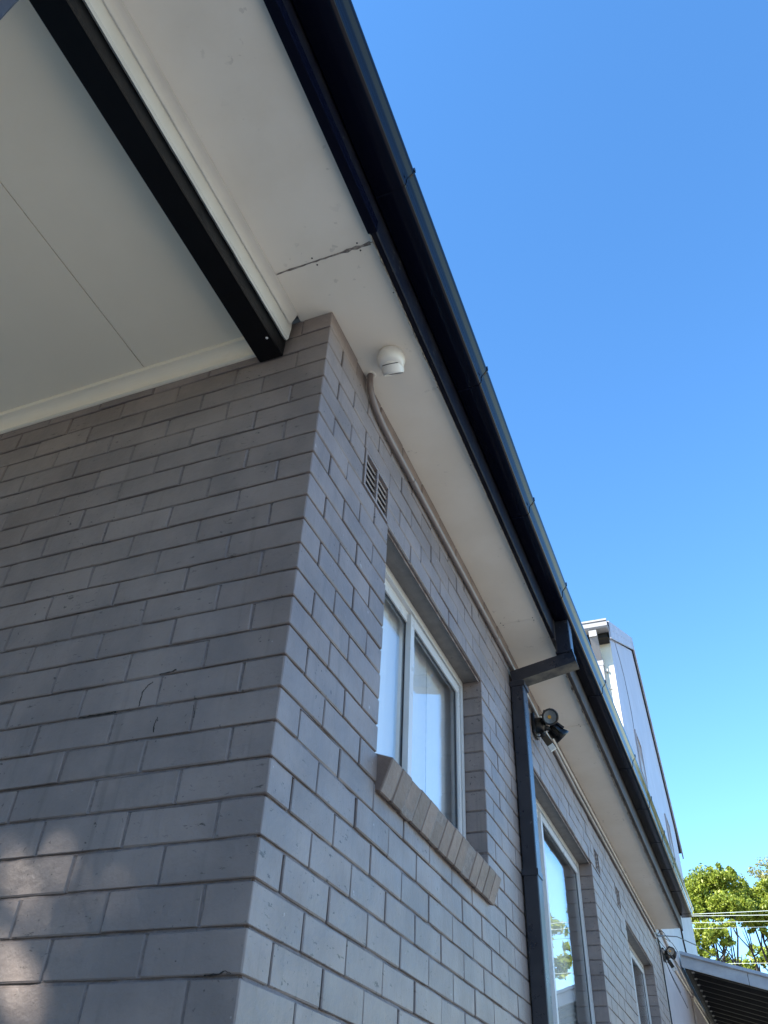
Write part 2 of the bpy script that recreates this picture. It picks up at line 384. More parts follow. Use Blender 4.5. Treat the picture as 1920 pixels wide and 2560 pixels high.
# cracks and lost paint on the porch wall
crnd = random.Random(17)
for pts, wd in (([(-0.400, -1.457), (-0.400, -1.437), (-0.399, -1.413), (-0.387, -1.400), (-0.370, -1.390)], .0016), ([(-0.336, -1.533), (-0.338, -1.511), (-0.333, -1.491)], .0020), ([(-0.583, -1.4615), (-0.540, -1.4600), (-0.489, -1.4615), (-0.464, -1.4600)], .0022),
                ([(-0.360, -1.372), (-0.325, -1.371), (-0.309, -1.366)], .0018), ([(-0.236, -1.477), (-0.228, -1.500), (-0.227, -1.515)], .0010), ([(-0.080, -2.061), (-0.047, -2.059), (-0.035, -2.054), (-0.021, -2.061)], .0020)):
    q = MB(); fine = []
    for (a, b_) in zip(pts, pts[1:]):
        for k in range(5): t = k/5; fine.append((a[0]+(b_[0]-a[0])*t+crnd.uniform(-.0012, .0012), a[1]+(b_[1]-a[1])*t+crnd.uniform(-.0012, .0012)))
    q.tube([(x, 0.0004, z) for x, z in fine], [wd*crnd.uniform(.35, 1.1) for _ in fine], 5); q.build('crack', M['dark'], wL)
cache = {}
def brick_mesh(L, Dp, var):
    key = (round(L, 3), round(Dp, 3), var)
    if key not in cache:
        mb = MB(); rr = random.Random(hash(key) & 0xffff)
        vs, fs = chamfer(-L/2, L/2, 0, Dp, 0, P-J, 0.0022+0.0008*rr.random())
        vs = [(x+rr.uniform(-.0007, .0007), y+rr.uniform(-.0005, .0005), z+rr.uniform(-.0008, .0008)) for x, y, z in vs]
        mb.add(vs, fs); cache[key] = mb.mesh('brick', M['brick'])
    return cache[key]
rows = []
for kind, a0, a1, i in bricks:
    z = -(i+1)*P+J/2
    mid = (a0+a1)/2
    if kind in 'QL': c3 = [(-a0, 0, z), (-a1, 0, z), (-a1, 0, z+P-J), (-a0, 0, z+P-J)]; rz = 0
    else: c3 = [(0, a0, z), (0, a1, z), (0, a1, z+P-J), (0, a0, z+P-J)]; rz = math.pi/2
    pp = [pj(*c) for c in c3]; area = 0
    if None not in pp:
        area = abs(sum(pp[k][0]*pp[(k+1) % 4][1]-pp[(k+1) % 4][0]*pp[k][1] for k in range(4)))/2
        cx = sum(p[0] for p in pp)/4; cy = sum(p[1] for p in pp)/4
        if not (-60 < cx < 1980 and -60 < cy < 2620): area = 0
    rows.append((area, kind, a0, a1, i))
rows.sort(key=lambda t: -t[0])
restL = MB(); restS = MB()
for n, (area, kind, a0, a1, i) in enumerate(rows):
    z = -(i+1)*P+J/2; L = a1-a0; mid = (a0+a1)/2
    Dp = BD if L > 0.15 or kind != 'Q' else BL
    jit = random.gauss(0, 0.0010); rt = random.gauss(0, 0.0035); tl = random.gauss(0, 0.0015)
    wall = wL if kind in 'QL' else wS
    hh = 0.0
    if n < 300:
        ob = bpy.data.objects.new('brick', brick_mesh(L, Dp, n % 4))
        if kind in 'QL':
            link(ob, (-mid, jit if kind == 'L' else 0.0, z+H), wL); ob.rotation_euler = (0, tl, rt if kind == 'L' else 0)
        else:
            link(ob, (-jit, mid, z+H), wS); ob.rotation_euler = (tl*0, 0, math.pi/2+rt)
            ob.rotation_euler.x = 0
    else:
        vs, fs = chamfer(-L/2, L/2, 0, Dp, 0, P-J, 0.0025)
        if kind in 'QL': restL.add([(x-mid, y+jit, zz+z) for x, y, zz in vs], fs)
        else: restS.add([(-y-jit, x+mid, zz+z) for x, y, zz in vs], fs)
if restL.v: tag(restL.build('brick_courses', M['brick'], wL), kind='stuff')
if restS.v: tag(restS.build('brick_courses', M['brick'], wS), kind='stuff')

# --- windows
def window(y0, y1, ztop, zbot, ymeet, sill, blind):
    wroot = MB(); x0, x1 = -0.135, -0.088; fw = 0.038
    # outer frame with a stepped lip
    wroot.box(x0, x1, y0+0.004, y1-0.004, ztop-fw, ztop-0.004); wroot.box(x0, x1, y0+0.004, y1-0.004, zbot+0.004, zbot+fw)
    wroot.box(x0, x1, y0+0.004, y0+fw, zbot+fw, ztop-fw); wroot.box(x0, x1, y1-fw, y1-0.004, zbot+fw, ztop-fw)
    wroot.box(x0, x1-0.018, y0+fw, y1-fw, ztop-fw-0.012, ztop-fw); wroot.box(x0, x1-0.018, y1-fw-0.012, y1-fw, zbot+fw, ztop-fw-0.012)
    wf = wroot.build('window', M['alu'], house, origin=(-0.1, (y0+y1)/2, zbot))
    def sash(a, b_, xo, st):
        q = MB(); z0, z1 = zbot+fw+0.001, ztop-fw-0.013
        q.box(xo-0.022, xo, a, b_, z1-st, z1); q.box(xo-0.022, xo, a, b_, z0, z0+st)
        q.box(xo-0.022, xo, a, a+st, z0+st, z1-st); q.box(xo-0.022, xo, b_-st, b_, z0+st, z1-st)
        q.box(xo, xo+0.004, b_-st+0.006, b_-st+0.012, z0+st, z1-st)
        q.build('sash', M['alu'], wf)
        q = MB(); t = 0.006
        q.box(xo-0.014, xo-0.006, a+st-0.001, b_-st+0.001, z1-st-t, z1-st-0.0005); q.box(xo-0.014, xo-0.006, a+st-0.001, b_-st+0.001, z0+st+0.0005, z0+st+t)
        q.box(xo-0.014, xo-0.006, a+st, a+st+t, z0+st+t, z1-st-t); q.box(xo-0.014, xo-0.006, b_-st-t*1.8, b_-st, z0+st+t, z1-st-t)
        q.build('gasket', M['rubber'], wf)
        q = MB(); q.box(xo-0.012, xo-0.008, a+st+t*0.5, b_-st-t*0.5, z0+st+t*0.5, z1-st-t*0.5)
        q.build('pane', M['glass'], wf)
    sash(y0+fw+0.001, ymeet+0.02, -0.106, 0.036)
    sash(ymeet-0.024, y1-fw-0.013, -0.090+0.0, 0.040)
    # lintel board and steel angle
    q = MB(); q.box(-0.100, -0.012, y0+0.002, y1-0.002, ztop-0.003, ztop+0.004); q.build('lintel', M['lintel'], wf)
    q = MB(); q.box(-0.011, -0.0045, y0-0.03, y1+0.03, ztop-0.001, ztop+0.006); q.box(-0.013, -0.0105, y0+0.002, y1-0.002, ztop-0.014, ztop-0.0035); q.build('lintel_angle', M['steel'], wf)
    # sloping brick-on-edge sill
    if sill:
        n = round((y1-y0)/0.0845); w_ = (y1-y0)/n
        for k in range(n):
            a = y0+k*w_+0.003; b_ = y0+(k+1)*w_-0.003
            mt = Matrix.Translation((0.052+random.gauss(0, .0012), 0, zbot-0.062+random.gauss(0, .0012))) @ Matrix.Rotation(R(20+random.gauss(0, .6)), 4, 'Y')
            q = MB(); vs, fs = chamfer(-0.165, 0, a, b_, -0.105, 0, 0.004); q.add([mt @ Vector(v) for v in vs], fs)
            q.build('sill_brick', M['sill'], wf)
        q = MB(); q.box(-0.165, -0.002, y0+0.004, y1-0.004, -0.1, -0.004)
        mt = Matrix.Translation((0.052, 0, zbot-0.062)) @ Matrix.Rotation(R(20), 4, 'Y'); q.v = [mt @ Vector(v) for v in q.v]
        q.build('sill_mortar', M['mortar'], wf)
    # blinds and the room behind
    if blind == 'vertical':
        k = 0; y = y0+0.05
        while y < y1-0.06:
            q = MB(); a = 0.5+0.25*math.sin(k*1.7)
            c = Vector((-0.155, y+0.045, 0)); u = Vector((math.sin(a)*0.3, math.cos(a*0.4), 0))
            q.obox(c-u*0.046+Vector((0, 0, (ztop+zbot)/2)), c+u*0.046+Vector((0, 0, (ztop+zbot)/2)), (0, 0, 1), (ztop-zbot)/2-0.02, 0.0008)
            q.build('blind_slat', M['blind'], wf); y += 0.086; k += 1
        q = MB(); zz = ztop-0.06
        pts = [(-0.138, ymeet+0.30, ztop-0.06-0.02*i) for i in range(40)]
        q.tube(pts, [0.0022 if i % 2 else 0.001 for i in range(40)], 6); q.build('blind_chain', M['alu'], wf)
    elif blind == 'venetian':
        z = ztop-0.06
        while z > zbot+0.03:
            q = MB(); q.obox((-0.20, y0+0.05, z), (-0.20, y1-0.05, z), (0.35, 0, 1.0), 0.0125, 0.0006); q.build('blind_slat', M['blind'], wf); z -= 0.0285
    else:
        q = MB(); q.box(-0.19, -0.186, y0+0.03, y1-0.03, zbot+0.02, ztop-0.02); q.build('blind', M['blind'], wf)
    q = MB(); q.box(-1.6, -0.137, y0-0.25, y1+0.25, zbot-0.4, ztop+0.25); q.f = [f for k, f in enumerate(q.f) if k != 5]; q.mi = q.mi[:5]; q.smooth = q.smooth[:5]
    q.add([(-0.137, y0-.25, zbot-.4), (-0.137, y0+.003, zbot-.4), (-0.137, y0+.003, ztop+.25), (-0.137, y0-.25, ztop+.25)], [(0, 1, 2, 3)])
    q.add([(-0.137, y1-.003, zbot-.4), (-0.137, y1+.25, zbot-.4), (-0.137, y1+.25, ztop+.25), (-0.137, y1-.003, ztop+.25)], [(0, 1, 2, 3)])
    q.add([(-0.137, y0, ztop-.003), (-0.137, y1, ztop-.003), (-0.137, y1, ztop+.25), (-0.137, y0, ztop+.25)], [(0, 1, 2, 3)])
    q.build('room', M['room'], wf)
    return wf
w1 = window(0.590, 1.768, -6*P, -16*P+0.046, 1.105, True, 'vertical'); w1['label'] = 'sliding window with a brick sill, nearest'
w2 = window(2.67, 4.44, -6*P, -24*P, 3.32, False, 'venetian'); w2['label'] = 'tall window behind the downpipe'
w3 = window(5.89, 7.54, -6*P, -17*P, 6.70, False, 'roller'); w3['label'] = 'farthest window of the brick wall'

# --- vents
def vent(y0, y1, i0, i1):
    z1, z0 = -i0*P-0.003, -i1*P+0.003; y0 += 0.004; y1 -= 0.004; ym = (y0+y1)/2
    q = MB(); t = 0.012
    for b in ((y0, y1, z1-t, z1), (y0, y1, z0, z0+t), (y0, y0+t, z0+t, z1-t), (y1-t, y1, z0+t, z1-t), (ym-0.006, ym+0.006, z0+t, z1-t)): q.box(-0.04, 0.003, *b)
    v = q.build('vent', M['brick'], house)
    n = 5; pitch = (z1-z0-2*t)/n
    for (a, b) in ((y0+t, ym-0.006), (ym+0.006, y1-t)):
        for k in range(n):
            zc = z0+t+(k+0.5)*pitch
            q = MB(); q.obox((-0.012, a+0.0005, zc), (-0.012, b-0.0005, zc), (0.8, 0, -0.6), 0.011, 0.0026); q.build('slat', M['brick'], v)
    q = MB(); q.box(-0.098, -0.041, y0+0.002, y1-0.002, z0+0.002, z1-0.002); q.build('cavity', M['dark'], v)
for vv in VENT: vent(*vv)

# --- eave: soffit sheets, fascia, gutter, downpipe, roof
sx = lambda y: 0.243+0.0012*y          # inner line of the fascia
joints = [-1.9, -0.20, 2.125, 3.415, 5.12, EY+0.03]
for k in range(len(joints)-1):
    a, b_ = joints[k]+0.0018, joints[k+1]-0.0018
    xl = -0.125 if k == 0 else (-0.30 if k == 1 else -0.12)
    zl = 0.0 if k else 0.0
    q = MB(); dz = (0.0, -0.0015, 0.0, -0.001, 0.0)[k]
    if k == 1:      # sheet that passes over the corner of the brickwork
        q.add([(-0.125, a, dz), (sx(a), a, dz), (sx(b_), b_, dz), (-0.125, b_, dz), (-0.125, a, .006), (sx(a), a, .006), (sx(b_), b_, .006), (-0.125, b_, .006)],
              [(0, 3, 2, 1), (4, 5, 6, 7), (0, 1, 5, 4), (1, 2, 6, 5), (2, 3, 7, 6), (3, 0, 4, 7)])
    else:
        q.add([(-0.125, a, dz), (sx(a), a, dz), (sx(b_), b_, dz), (-0.125, b_, dz), (-0.125, a, .006), (sx(a), a, .006), (sx(b_), b_, .006), (-0.125, b_, .006)],
              [(0, 3, 2, 1), (4, 5, 6, 7), (0, 1, 5, 4), (1, 2, 6, 5), (2, 3, 7, 6), (3, 0, 4, 7)])
    so = q.build('soffit_panel', M['soffit'], house)
    q = MB()
    for (yy) in (a+0.012, b_-0.012):
        for xx in (0.03, 0.19):
            q.lathe([(0.0, -0.0012), (0.003, -0.0012), (0.0032, 0.0)], (xx+random.uniform(-.01, .01), yy, dz), (0, 0, 1), 8)
    for t in range(int((b_-a)/0.45)):
        q.lathe([(0.0, -0.0008), (0.0022, -0.0008), (0.0024, 0.0)], (0.232+random.uniform(-.004, .004), a+0.2+t*0.45, dz), (0, 0, 1), 8)
    tag(q.build('nail_heads', M['nail'], so), kind='stuff')
# backing strip seen through the open joints
q = MB()
for yj in joints[1:-1]: q.box(-0.12, sx(yj)-0.002, yj-0.02, yj+0.02, 0.0075, 0.02)
q.build('soffit_batten', M['dark'], house)
# dirty filler in the nearest soffit joint
q = MB(); rr = random.Random(8); secs = []
for k in range(22):
    x = -0.115+0.34*k/21; wd = rr.uniform(0.001, 0.0035)*(2.0 if k > 15 else 1.0); yy = -0.20+rr.uniform(-.0012, .0012)
    secs.append([(x, yy-wd, -0.0022), (x, yy+wd, -0.0030), (x, yy+wd, 0.004), (x, yy-wd, 0.004)])
q.sweep(secs, close=True, caps=True); q.build('joint_filler', M['grime'], house)
# fascia
ys = [-1.9+0.1*k for k in range(0, 104)]
ys = [y for y in ys if y < EY+0.03]+[EY+0.03]
q = MB(); rr = random.Random(3)
secs = []
for y in ys:
    x = sx(y)+0.001; wob = rr.uniform(-.0012, .0012); zb = -0.028+wob
    secs.append([(x, y, 0.19), (x, y, zb+0.003), (x+0.004, y, zb), (x+0.020, y, zb), (x+0.0235, y, zb+0.004), (x+0.0235, y, 0.19)])
k0 = next(k for k, y in enumerate(ys) if y > 2.36)
q.sweep(secs[:k0], close=True, caps=True); fas = q.build('fascia', M['fascia'], house)
q = MB(); q.sweep([[(x, y+0.002 if k == 0 else y, z) for x, y, z in sc] for k, sc in enumerate(secs[k0-1:])], close=True, caps=True); q.build('fascia', M['fascia_worn'], house)
# cover strip under the near fascia and the flaking paint line
q = MB(); q.sweep([[(sx(y)-0.005, y, 0.002), (sx(y)-0.005, y, -0.027), (sx(y)+0.026, y, -0.0315), (sx(y)+0.026, y, 0.03), (sx(y)+0.0252, y, 0.03), (sx(y)+0.0252, y, -0.0305)] for y in (-1.9, -0.9, -0.245)], close=True, caps=True)
q.build('fascia_cover', M['black'], fas)
q = MB(); secs = []
y = -0.24
while y < 8.38:
    t = rr.uniform(0.0, 0.006)*(1.0 if y < 0.5 else 0.4 if y < 2.6 else 1.7); x = sx(y)
    secs.append([(x-0.004-t, y, 0.001), (x-0.003-t, y, -0.006-t*0.8), (x+0.002, y, -0.030-t*0.3), (x+0.003, y, 0.001)]); y += 0.022
q.sweep(secs, close=True, caps=True); q.build('soffit_bead', M['flake'], fas)
# gutter
stn = [(-1.9, .372, .112), (-0.85, .370, .112), (0.55, .361, .104), (1.4, .351, .095), (2.2, .351, .092), (3.3, .362, .100), (5.0, .376, .110), (8.47, .385, .110)]
def gx(y):
    for (a, b_) in zip(stn, stn[1:]):
        if y <= b_[0]:
            t = (y-a[0])/(b_[0]-a[0]); return a[1]+(b_[1]-a[1])*t, a[2]+(b_[2]-a[2])*t
    return stn[-1][1:]
def gprof(y, off=0.0):
    fx, zb = gx(y); bk = sx(y)+0.0275; r = 0.020
    pts = [(bk+0.0, zb+0.10), (bk, zb+0.004), (bk+0.004, zb-off)]
    for k in range(7):
        a = math.pi/2*k/6; pts.append((fx-r+0.012+(r+off)*math.sin(a), zb+r-(r+off)*math.cos(a)))
    pts += [(fx+0.0125+off, zb+0.034), (fx+0.0145+off, zb+0.044), (fx+0.022+off, zb+0.056), (fx+0.032+off, zb+0.068), (fx+0.037+off, zb+0.076), (fx+0.038+off, zb+0.086), (fx+0.034+off, zb+0.094), (fx+0.024, zb+0.0955)]
    return [(x, y, z) for x, z in pts]
gys = [-1.9+0.12*k for k in range(87)]; gys = [y for y in gys if y < 8.47]+[8.47]
q = MB(); q.sweep([gprof(y) for y in gys], smooth=True)
inn = [[(x-(0.0015 if k > 2 else -0.0015), y, z+0.0015) for k, (x, y, z) in enumerate(gprof(yy))][::-1] for yy in gys]
q.sweep(inn, smooth=True)
e = gprof(8.47); q.add(e, [tuple(range(len(e)))])
gut = q.build('gutter', M['black'], house)
for p in gut.data.polygons: pass
for y in (-0.285, 0.586, 1.41, 2.13, 3.25, 4.42, 5.25, 6.05, 6.80, 7.50, 8.33):
    q = MB(); s_ = 0.0022; wd = 0.004 if y > 0.5 else 0.003
    outer = lambda yy: gprof(yy, s_)[2:17]
    q.sweep([gprof(y-wd, 0.0002)[2:17], outer(y-wd), outer(y+wd), gprof(y+wd, 0.0002)[2:17]])
    fx, zb = gx(y); q.box(fx+0.028, fx+0.0415, y-0.005, y+0.005, zb+0.082, zb+0.0985)
    q.build('gutter_bracket', M['black'], gut)
# downpipe: drop, arm and pipe
dy0, dy1 = 2.33, 2.415
q = MB()
q.box(0.268, 0.345, dy0, dy1, -0.10, 0.0945, ch=0.004)
dp = q.build('downpipe', M['downpipe'], house)
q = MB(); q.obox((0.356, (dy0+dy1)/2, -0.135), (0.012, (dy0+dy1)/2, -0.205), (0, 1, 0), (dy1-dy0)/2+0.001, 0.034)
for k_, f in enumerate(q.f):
    if Vector(q.v[f[0]]).lerp(Vector(q.v[f[2]]), .5).z < -0.19 and k_ > 1: q.mi[k_] = 1  # underside face: wear plus painted ground bounce
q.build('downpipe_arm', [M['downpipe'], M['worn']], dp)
q = MB(); q.box(0.006, 0.074, dy0-0.002, dy1+0.002, -H+0.06, -0.225, ch=0.004); q.build('downpipe_pipe', M['downpipe'], dp)
q = MB()
q.box(0.262, 0.351, dy0-0.006, dy1+0.006, -0.108, -0.096); q.build('downpipe_joint', M['downpipe'], dp)
q = MB(); q.box(0.002, 0.081, dy0-0.006, dy1+0.006, -0.262, -0.236)
q.build('downpipe_joint', M['downpipe'], dp)
for zz in (-1.2, -2.6):
    q = MB(); q.box(0.0015, 0.0775, dy0-0.0045, dy1+0.0045, zz-0.014, zz+0.014); q.build('downpipe_strap', M['downpipe'], dp)
# roof
def slab(mb, a, b_, c, d, t):
    vs = [Vector(p) for p in (a, b_, c, d)]; n = (vs[1]-vs[0]).cross(vs[3]-vs[0]).normalized()
    if n.z < 0: n = -n
    lo = [v-n*t for v in vs]
    mb.add(vs+lo, [(0, 1, 2, 3), (7, 6, 5, 4), (0, 4, 5, 1), (1, 5, 6, 2), (2, 6, 7, 3), (3, 7, 4, 0)])
q = MB(); slab(q, (0.33, -1.9, 0.225), (0.33, 8.36, 0.225), (-5.0, 8.36, 2.2), (-5.0, -1.9, 2.2), 0.03); q.build('roof', M['metal_roof'], house)
# house core, so that no light comes through the roof space
q = MB(); q.box(-5.0, -1.75, 0.11, 8.38, -H, 0.02); q.box(-5.0, -0.125, 0.11, 8.38, 0.03, 0.05); q.box(-1.75, -0.11, 8.2, 8.38, -H, 0.02); q.build('inner_wall', M['room'], house)

# ------------------------------------------------------------------ porch
porch = empty('porch', -1.5, -0.7, label='covered porch with cream ceiling and black beam over the shaded wall', cat='porch')
CZ = -0.078
cj = [(-3.2, -1.932), (-1.928, -0.728), (-0.724, -0.20)]
for a, b_ in cj:
    q = MB(); q.box(a, b_, -1.55, -0.001, CZ, CZ+0.01); q.build('ceiling_panel', M['ceiling'], porch)
q = MB(); q.box(-0.765, -0.69, -1.54, -0.05, CZ+0.011, CZ+0.02); q.box(-1.95, -1.9, -1.54, -0.05, CZ+0.011, CZ+0.02); q.build('joint_strip', M['ceiling'], porch)
# scotia along the wall
prof = []
for k in range(7):
    a = math.pi/2*k/6; prof.append((-0.055+0.040*math.sin(a), -0.015-0.040*(1-math.cos(a))))
prof = [(-0.058, 0.0), (-0.058, -0.008)]+prof+[(-0.008, -0.058), (-0.0006, -0.058), (-0.0006, 0.0)]
q = MB(); q.sweep([[(x, y, CZ-0.0005+z) for y, z in prof] for x in (-3.2, -2.2, -1.2, -0.262)], close=True, caps=True)
q.build('cornice', M['ceiling'], porch)
# beam and post
q = MB(); vs, fs = chamfer(-0.259, -0.168, -1.70, -0.002, -0.182, -0.02, 0.003); q.add(vs, fs); bm = q.build('beam', M['beam'], porch)
q = MB(); q.lathe([(0, -.002), (.004, -.002), (.005, 0)], (-0.185, -0.09, -0.1822), (0, 0, 1), 10); q.build('screw', M['alu'], bm)
q = MB(); q.box(-0.258, -0.169, -1.316, -1.228, -H+0.03, -0.183, ch=0.004); q.build('post', M['post'], porch)
# white boards between beam and soffit
rr = random.Random(11)
q = MB(); secs = []; y = -1.9
while y < -0.03:
    e_ = rr.uniform(0, 0.0022); secs.append([(-0.166, y, 0.0), (-0.166, y, -0.112-e_), (-0.158, y, -0.118-e_*0.6), (-0.151, y, -0.112), (-0.147, y, -0.06), (-0.147, y, 0.0)]); y += 0.03
secs.append([(x+(0.002 if z < -0.05 else 0), -0.018, z) for x, yy, z in secs[-1]])
q.sweep(secs, close=True, caps=True); q.build('trim_board', M['white'], porch)
prof = [(-0.1462, -0.001), (-0.1462, -0.054), (-0.141, -0.054), (-0.134, -0.046), (-0.127, -0.034), (-0.121, -0.020), (-0.119, -0.008), (-0.119, -0.0006)]
q = MB(); q.sweep([[(x, y, z) for x, z in prof] for y in (-1.9, -1.0, -0.55, -0.035)], close=True, caps=True); q.build('scotia_trim', M['white'], porch)
q = MB(); slab(q, (-3.2, -1.62, 0.06), (-0.13, -1.62, 0.06), (-0.13, 0.0, 0.06), (-3.2, 0.0, 0.06), 0.04); q.box(-3.2, -0.17, -1.62, -1.56, CZ-0.02, 0.02); q.build('porch_roof', M['metal_roof'], porch)

# ------------------------------------------------------------------ things fixed to the wall and soffit
def conduit(name, pts, rad, label, mt, clips, couplers, group='conduits along the top of the side wall'):
    rt = empty(name, *pts[0][:2], pts[0][2], label, 'conduit', group)
    q = MB(); q.tube(pts, rad, 12); q.build('pipe', mt, rt)
    for (p, d) in couplers:
        q = MB(); d = Vector(d); p = Vector(p); q.tube([p-d*0.022, p+d*0.022], rad+0.0022, 12); q.build('coupling', mt, rt)
    for y in clips:
        # saddle clip
        k = min(range(len(pts)-1), key=lambda i: 0 if pts[i][1] <= y <= pts[i+1][1] else 1)
        a, b_ = Vector(pts[k]), Vector(pts[k+1]); t = (y-a.y)/(b_.y-a.y+1e-9); c = a+(b_-a)*t
        q = MB(); q.tube([c-Vector((0, .008, 0)), c+Vector((0, .008, 0))], rad+0.0012, 12); q.box(0.0005, 0.003, c.y-0.008, c.y+0.008, c.z-rad-0.012, c.z+rad+0.012); q.build('saddle', mt, rt)
cx = 0.0155
arc = [(cx, 0.312, 0.0), (cx, 0.313, -0.030), (cx, 0.318, -0.058), (cx, 0.332, -0.083), (cx, 0.355, -0.103), (cx, 0.39, -0.119), (cx, 0.44, -0.130), (cx, 0.52, -0.136)]
conduit('electrical_conduit', arc+[(cx, 1.2, -0.132), (cx, 2.2, -0.128), (cx, 2.9, -0.150), (cx, 4.0, -0.176), (cx, 6.0, -0.158), (cx, 8.1, -0.155)], 0.0125,
        'brown grey conduit bending down out of the soffit and running along the wall', M['conduit'], [1.9, 3.5, 4.55, 5.95, 7.2], [((cx, 0.80, -0.1345), (0, 1, 0)), ((cx, 2.06, -0.1285), (0, 1, 0)), ((cx, 4.98, -0.167), (0, 1, 0))])
q = MB(); q.lathe([(0.0135, -0.004), (0.019, -0.004), (0.021, 0.0)], (cx+0.002, 0.312, 0.0), (0, 0, 1), 16)
fl = q.build('conduit_collar', M['soffit']); fl.parent = bpy.data.objects['electrical_conduit']; fl.location = WP[fl.name]-WP['electrical_conduit']
conduit('electrical_conduit', [(cx, 2.98, -0.118), (cx, 3.3, -0.108), (cx, 4.4, -0.104), (cx, 5.9, -0.096), (cx, 7.0, -0.086), (cx, 8.05, -0.070), (cx, 8.12, -0.09)], 0.0115,
        'upper of two parallel conduits, starting behind the near floodlight', M['conduit_pale'], [3.97, 4.9, 5.93, 6.9, 7.7], [])

def floodlight(o, label, aim1, aim2, heads, sensor_dir):
    ox, oy, oz = o
    rt = empty('floodlight', ox, oy, oz, label, 'floodlight', 'floodlights on the side wall')
    q = MB(); q.box(ox+0.001, ox+0.022, oy-0.055, oy+0.055, oz-0.064, oz+0.064, ch=0.006); q.lathe([(0.048, 0), (0.046, 0.03), (0.034, 0.05), (0.0, 0.052)], (ox+0.02, oy, oz), (1, 0, 0), 20); q.build('base', M['lamp'], rt); HS = 0.97
    for (c, aim) in heads:
        c = Vector(c); a = Vector(aim).normalized()
        q = MB(); q.lathe([(r*HS, h*HS) for r, h in [(0.0, -0.085), (0.022, -0.083), (0.030, -0.070), (0.037, -0.045), (0.042, -0.012), (0.048, 0.0), (0.049, 0.014), (0.039, 0.015), (0.037, 0.006)]], c, a, 28)
        u = a.orthogonal().normalized(); v = a.cross(u)
        for k in range(9):     # cooling fins
            an = math.pi*2*k/9+0.3; d = u*math.cos(an)+v*math.sin(an)
            q.obox(c-a*0.068*HS+d*0.034*HS, c-a*0.02*HS+d*0.041*HS, d, 0.010, 0.002)
        hd = q.build('lamp_head', M['lamp'], rt)
        q = MB(); q.lathe([(r*HS, h*HS) for r, h in [(0.0375, 0.0075), (0.030, -0.004), (0.020, -0.014), (0.009, -0.020), (0.0, -0.020)]], c, a, 24); q.build('reflector', M['reflector'], hd)
        q = MB(); q.lathe([(r*HS, h*HS) for r, h in [(0.0, -0.0145), (0.0105, -0.0145), (0.011, -0.0185)]], c, a, 12); q.build('led', M['led'], hd)
        q = MB(); q.lathe([(0.0, 0.0085*HS), (0.0385*HS, 0.0085*HS)], c, a, 24); q.build('lens', M['lens'], hd)
        q = MB(); s0 = Vector((ox+0.045, oy, oz)); q.tube([s0, s0.lerp(c, 0.5)+Vector((0, 0, .006)), c-a*0.05], 0.013, 10); q.build('arm', M['lamp'], rt)
    s0 = Vector((ox+0.045, oy-0.005, oz-0.045)); d = Vector(sensor_dir).normalized()
    q = MB(); q.tube([s0+Vector((-.01, 0, .02)), s0+d*0.02], 0.012, 10); q.tube([s0+d*0.01, s0+d*0.035], 0.019, 12)
    q.obox(s0+d*0.03, s0+d*0.115, (0, 1, 0.1), 0.026, 0.019); sn = q.build('motion_sensor', M['lamp'], rt)
    e = d.cross(Vector((0, 1, 0.1))).normalized(); 
    if e.y > 0: e = -e
    q = MB(); q.obox(s0+d*0.085+Vector((0, -0.006, -0.003)), s0+d*0.117+Vector((0, -0.006, -0.003)), (0, 1, 0.1), 0.024, 0.017); q.build('sensor_lens', M['sensor'], sn)
    q = MB(); pts = []
    for k in range(13):
        a = math.pi*k/12; pts.append((ox+0.012+0.03*(1-math.cos(a)), oy-0.03, oz-0.06-0.022*math.sin(a)))
    q.tube(pts, 0.003, 6); q.build('cable', M['wire'], rt)
floodlight((0.0, 2.86, -0.240), 'black twin floodlight beside the downpipe, near end of the wall', None, None,
           [((0.112, 2.80, -0.225), (0.42, -1.0, -0.50)), ((0.142, 2.93, -0.285), (0.62, 0.45, -0.70))], (0.36, 0.25, -0.62))
floodlight((0.006, 8.72, -0.185), 'small black floodlight at the far end of the wall under the conduits', None, None,
           [((0.095, 8.66, -0.165), (0.45, -1.0, -0.40)), ((0.11, 8.78, -0.175), (0.9, 0.6, -0.35))], (0.42, 0.2, -0.85))

# security camera under the soffit
rt = empty('security_camera', 0.125, 0.25, 0.0, 'white rounded security camera fixed under the soffit near the corner', 'camera')
q = MB(); q.lathe([(0.040, 0.0), (0.047, -0.006), (0.0505, -0.018), (0.0515, -0.030), (0.049, -0.044), (0.044, -0.056), (0.038, -0.064), (0.0, -0.066)], (0.125, 0.25, 0.0), (0, 0, 1), 32); q.build('housing', M['camera_white'], rt)
ax = Vector((-0.05, 0.70, -0.70)).normalized(); c = Vector((0.125, 0.25, -0.030))
q = MB(); q.lathe([(0.0, 0.0), (0.0425, 0.0), (0.0425, 0.020), (0.040, 0.044), (0.0375, 0.052), (0.034, 0.053), (0.033, 0.049)], c, ax, 32); eye = q.build('eyeball', M['camera_white'], rt)
q = MB(); q.lathe([(0.0335, 0.0495), (0.012, 0.0505), (0.0, 0.0505)], c, ax, 24); q.build('lens_window', M['lamp'], eye)
q = MB(); q.lathe([(0.0431, 0.0165), (0.0436, 0.018), (0.0431, 0.0195)], c, ax, 32); q.build('seam', M['rubber'], eye)

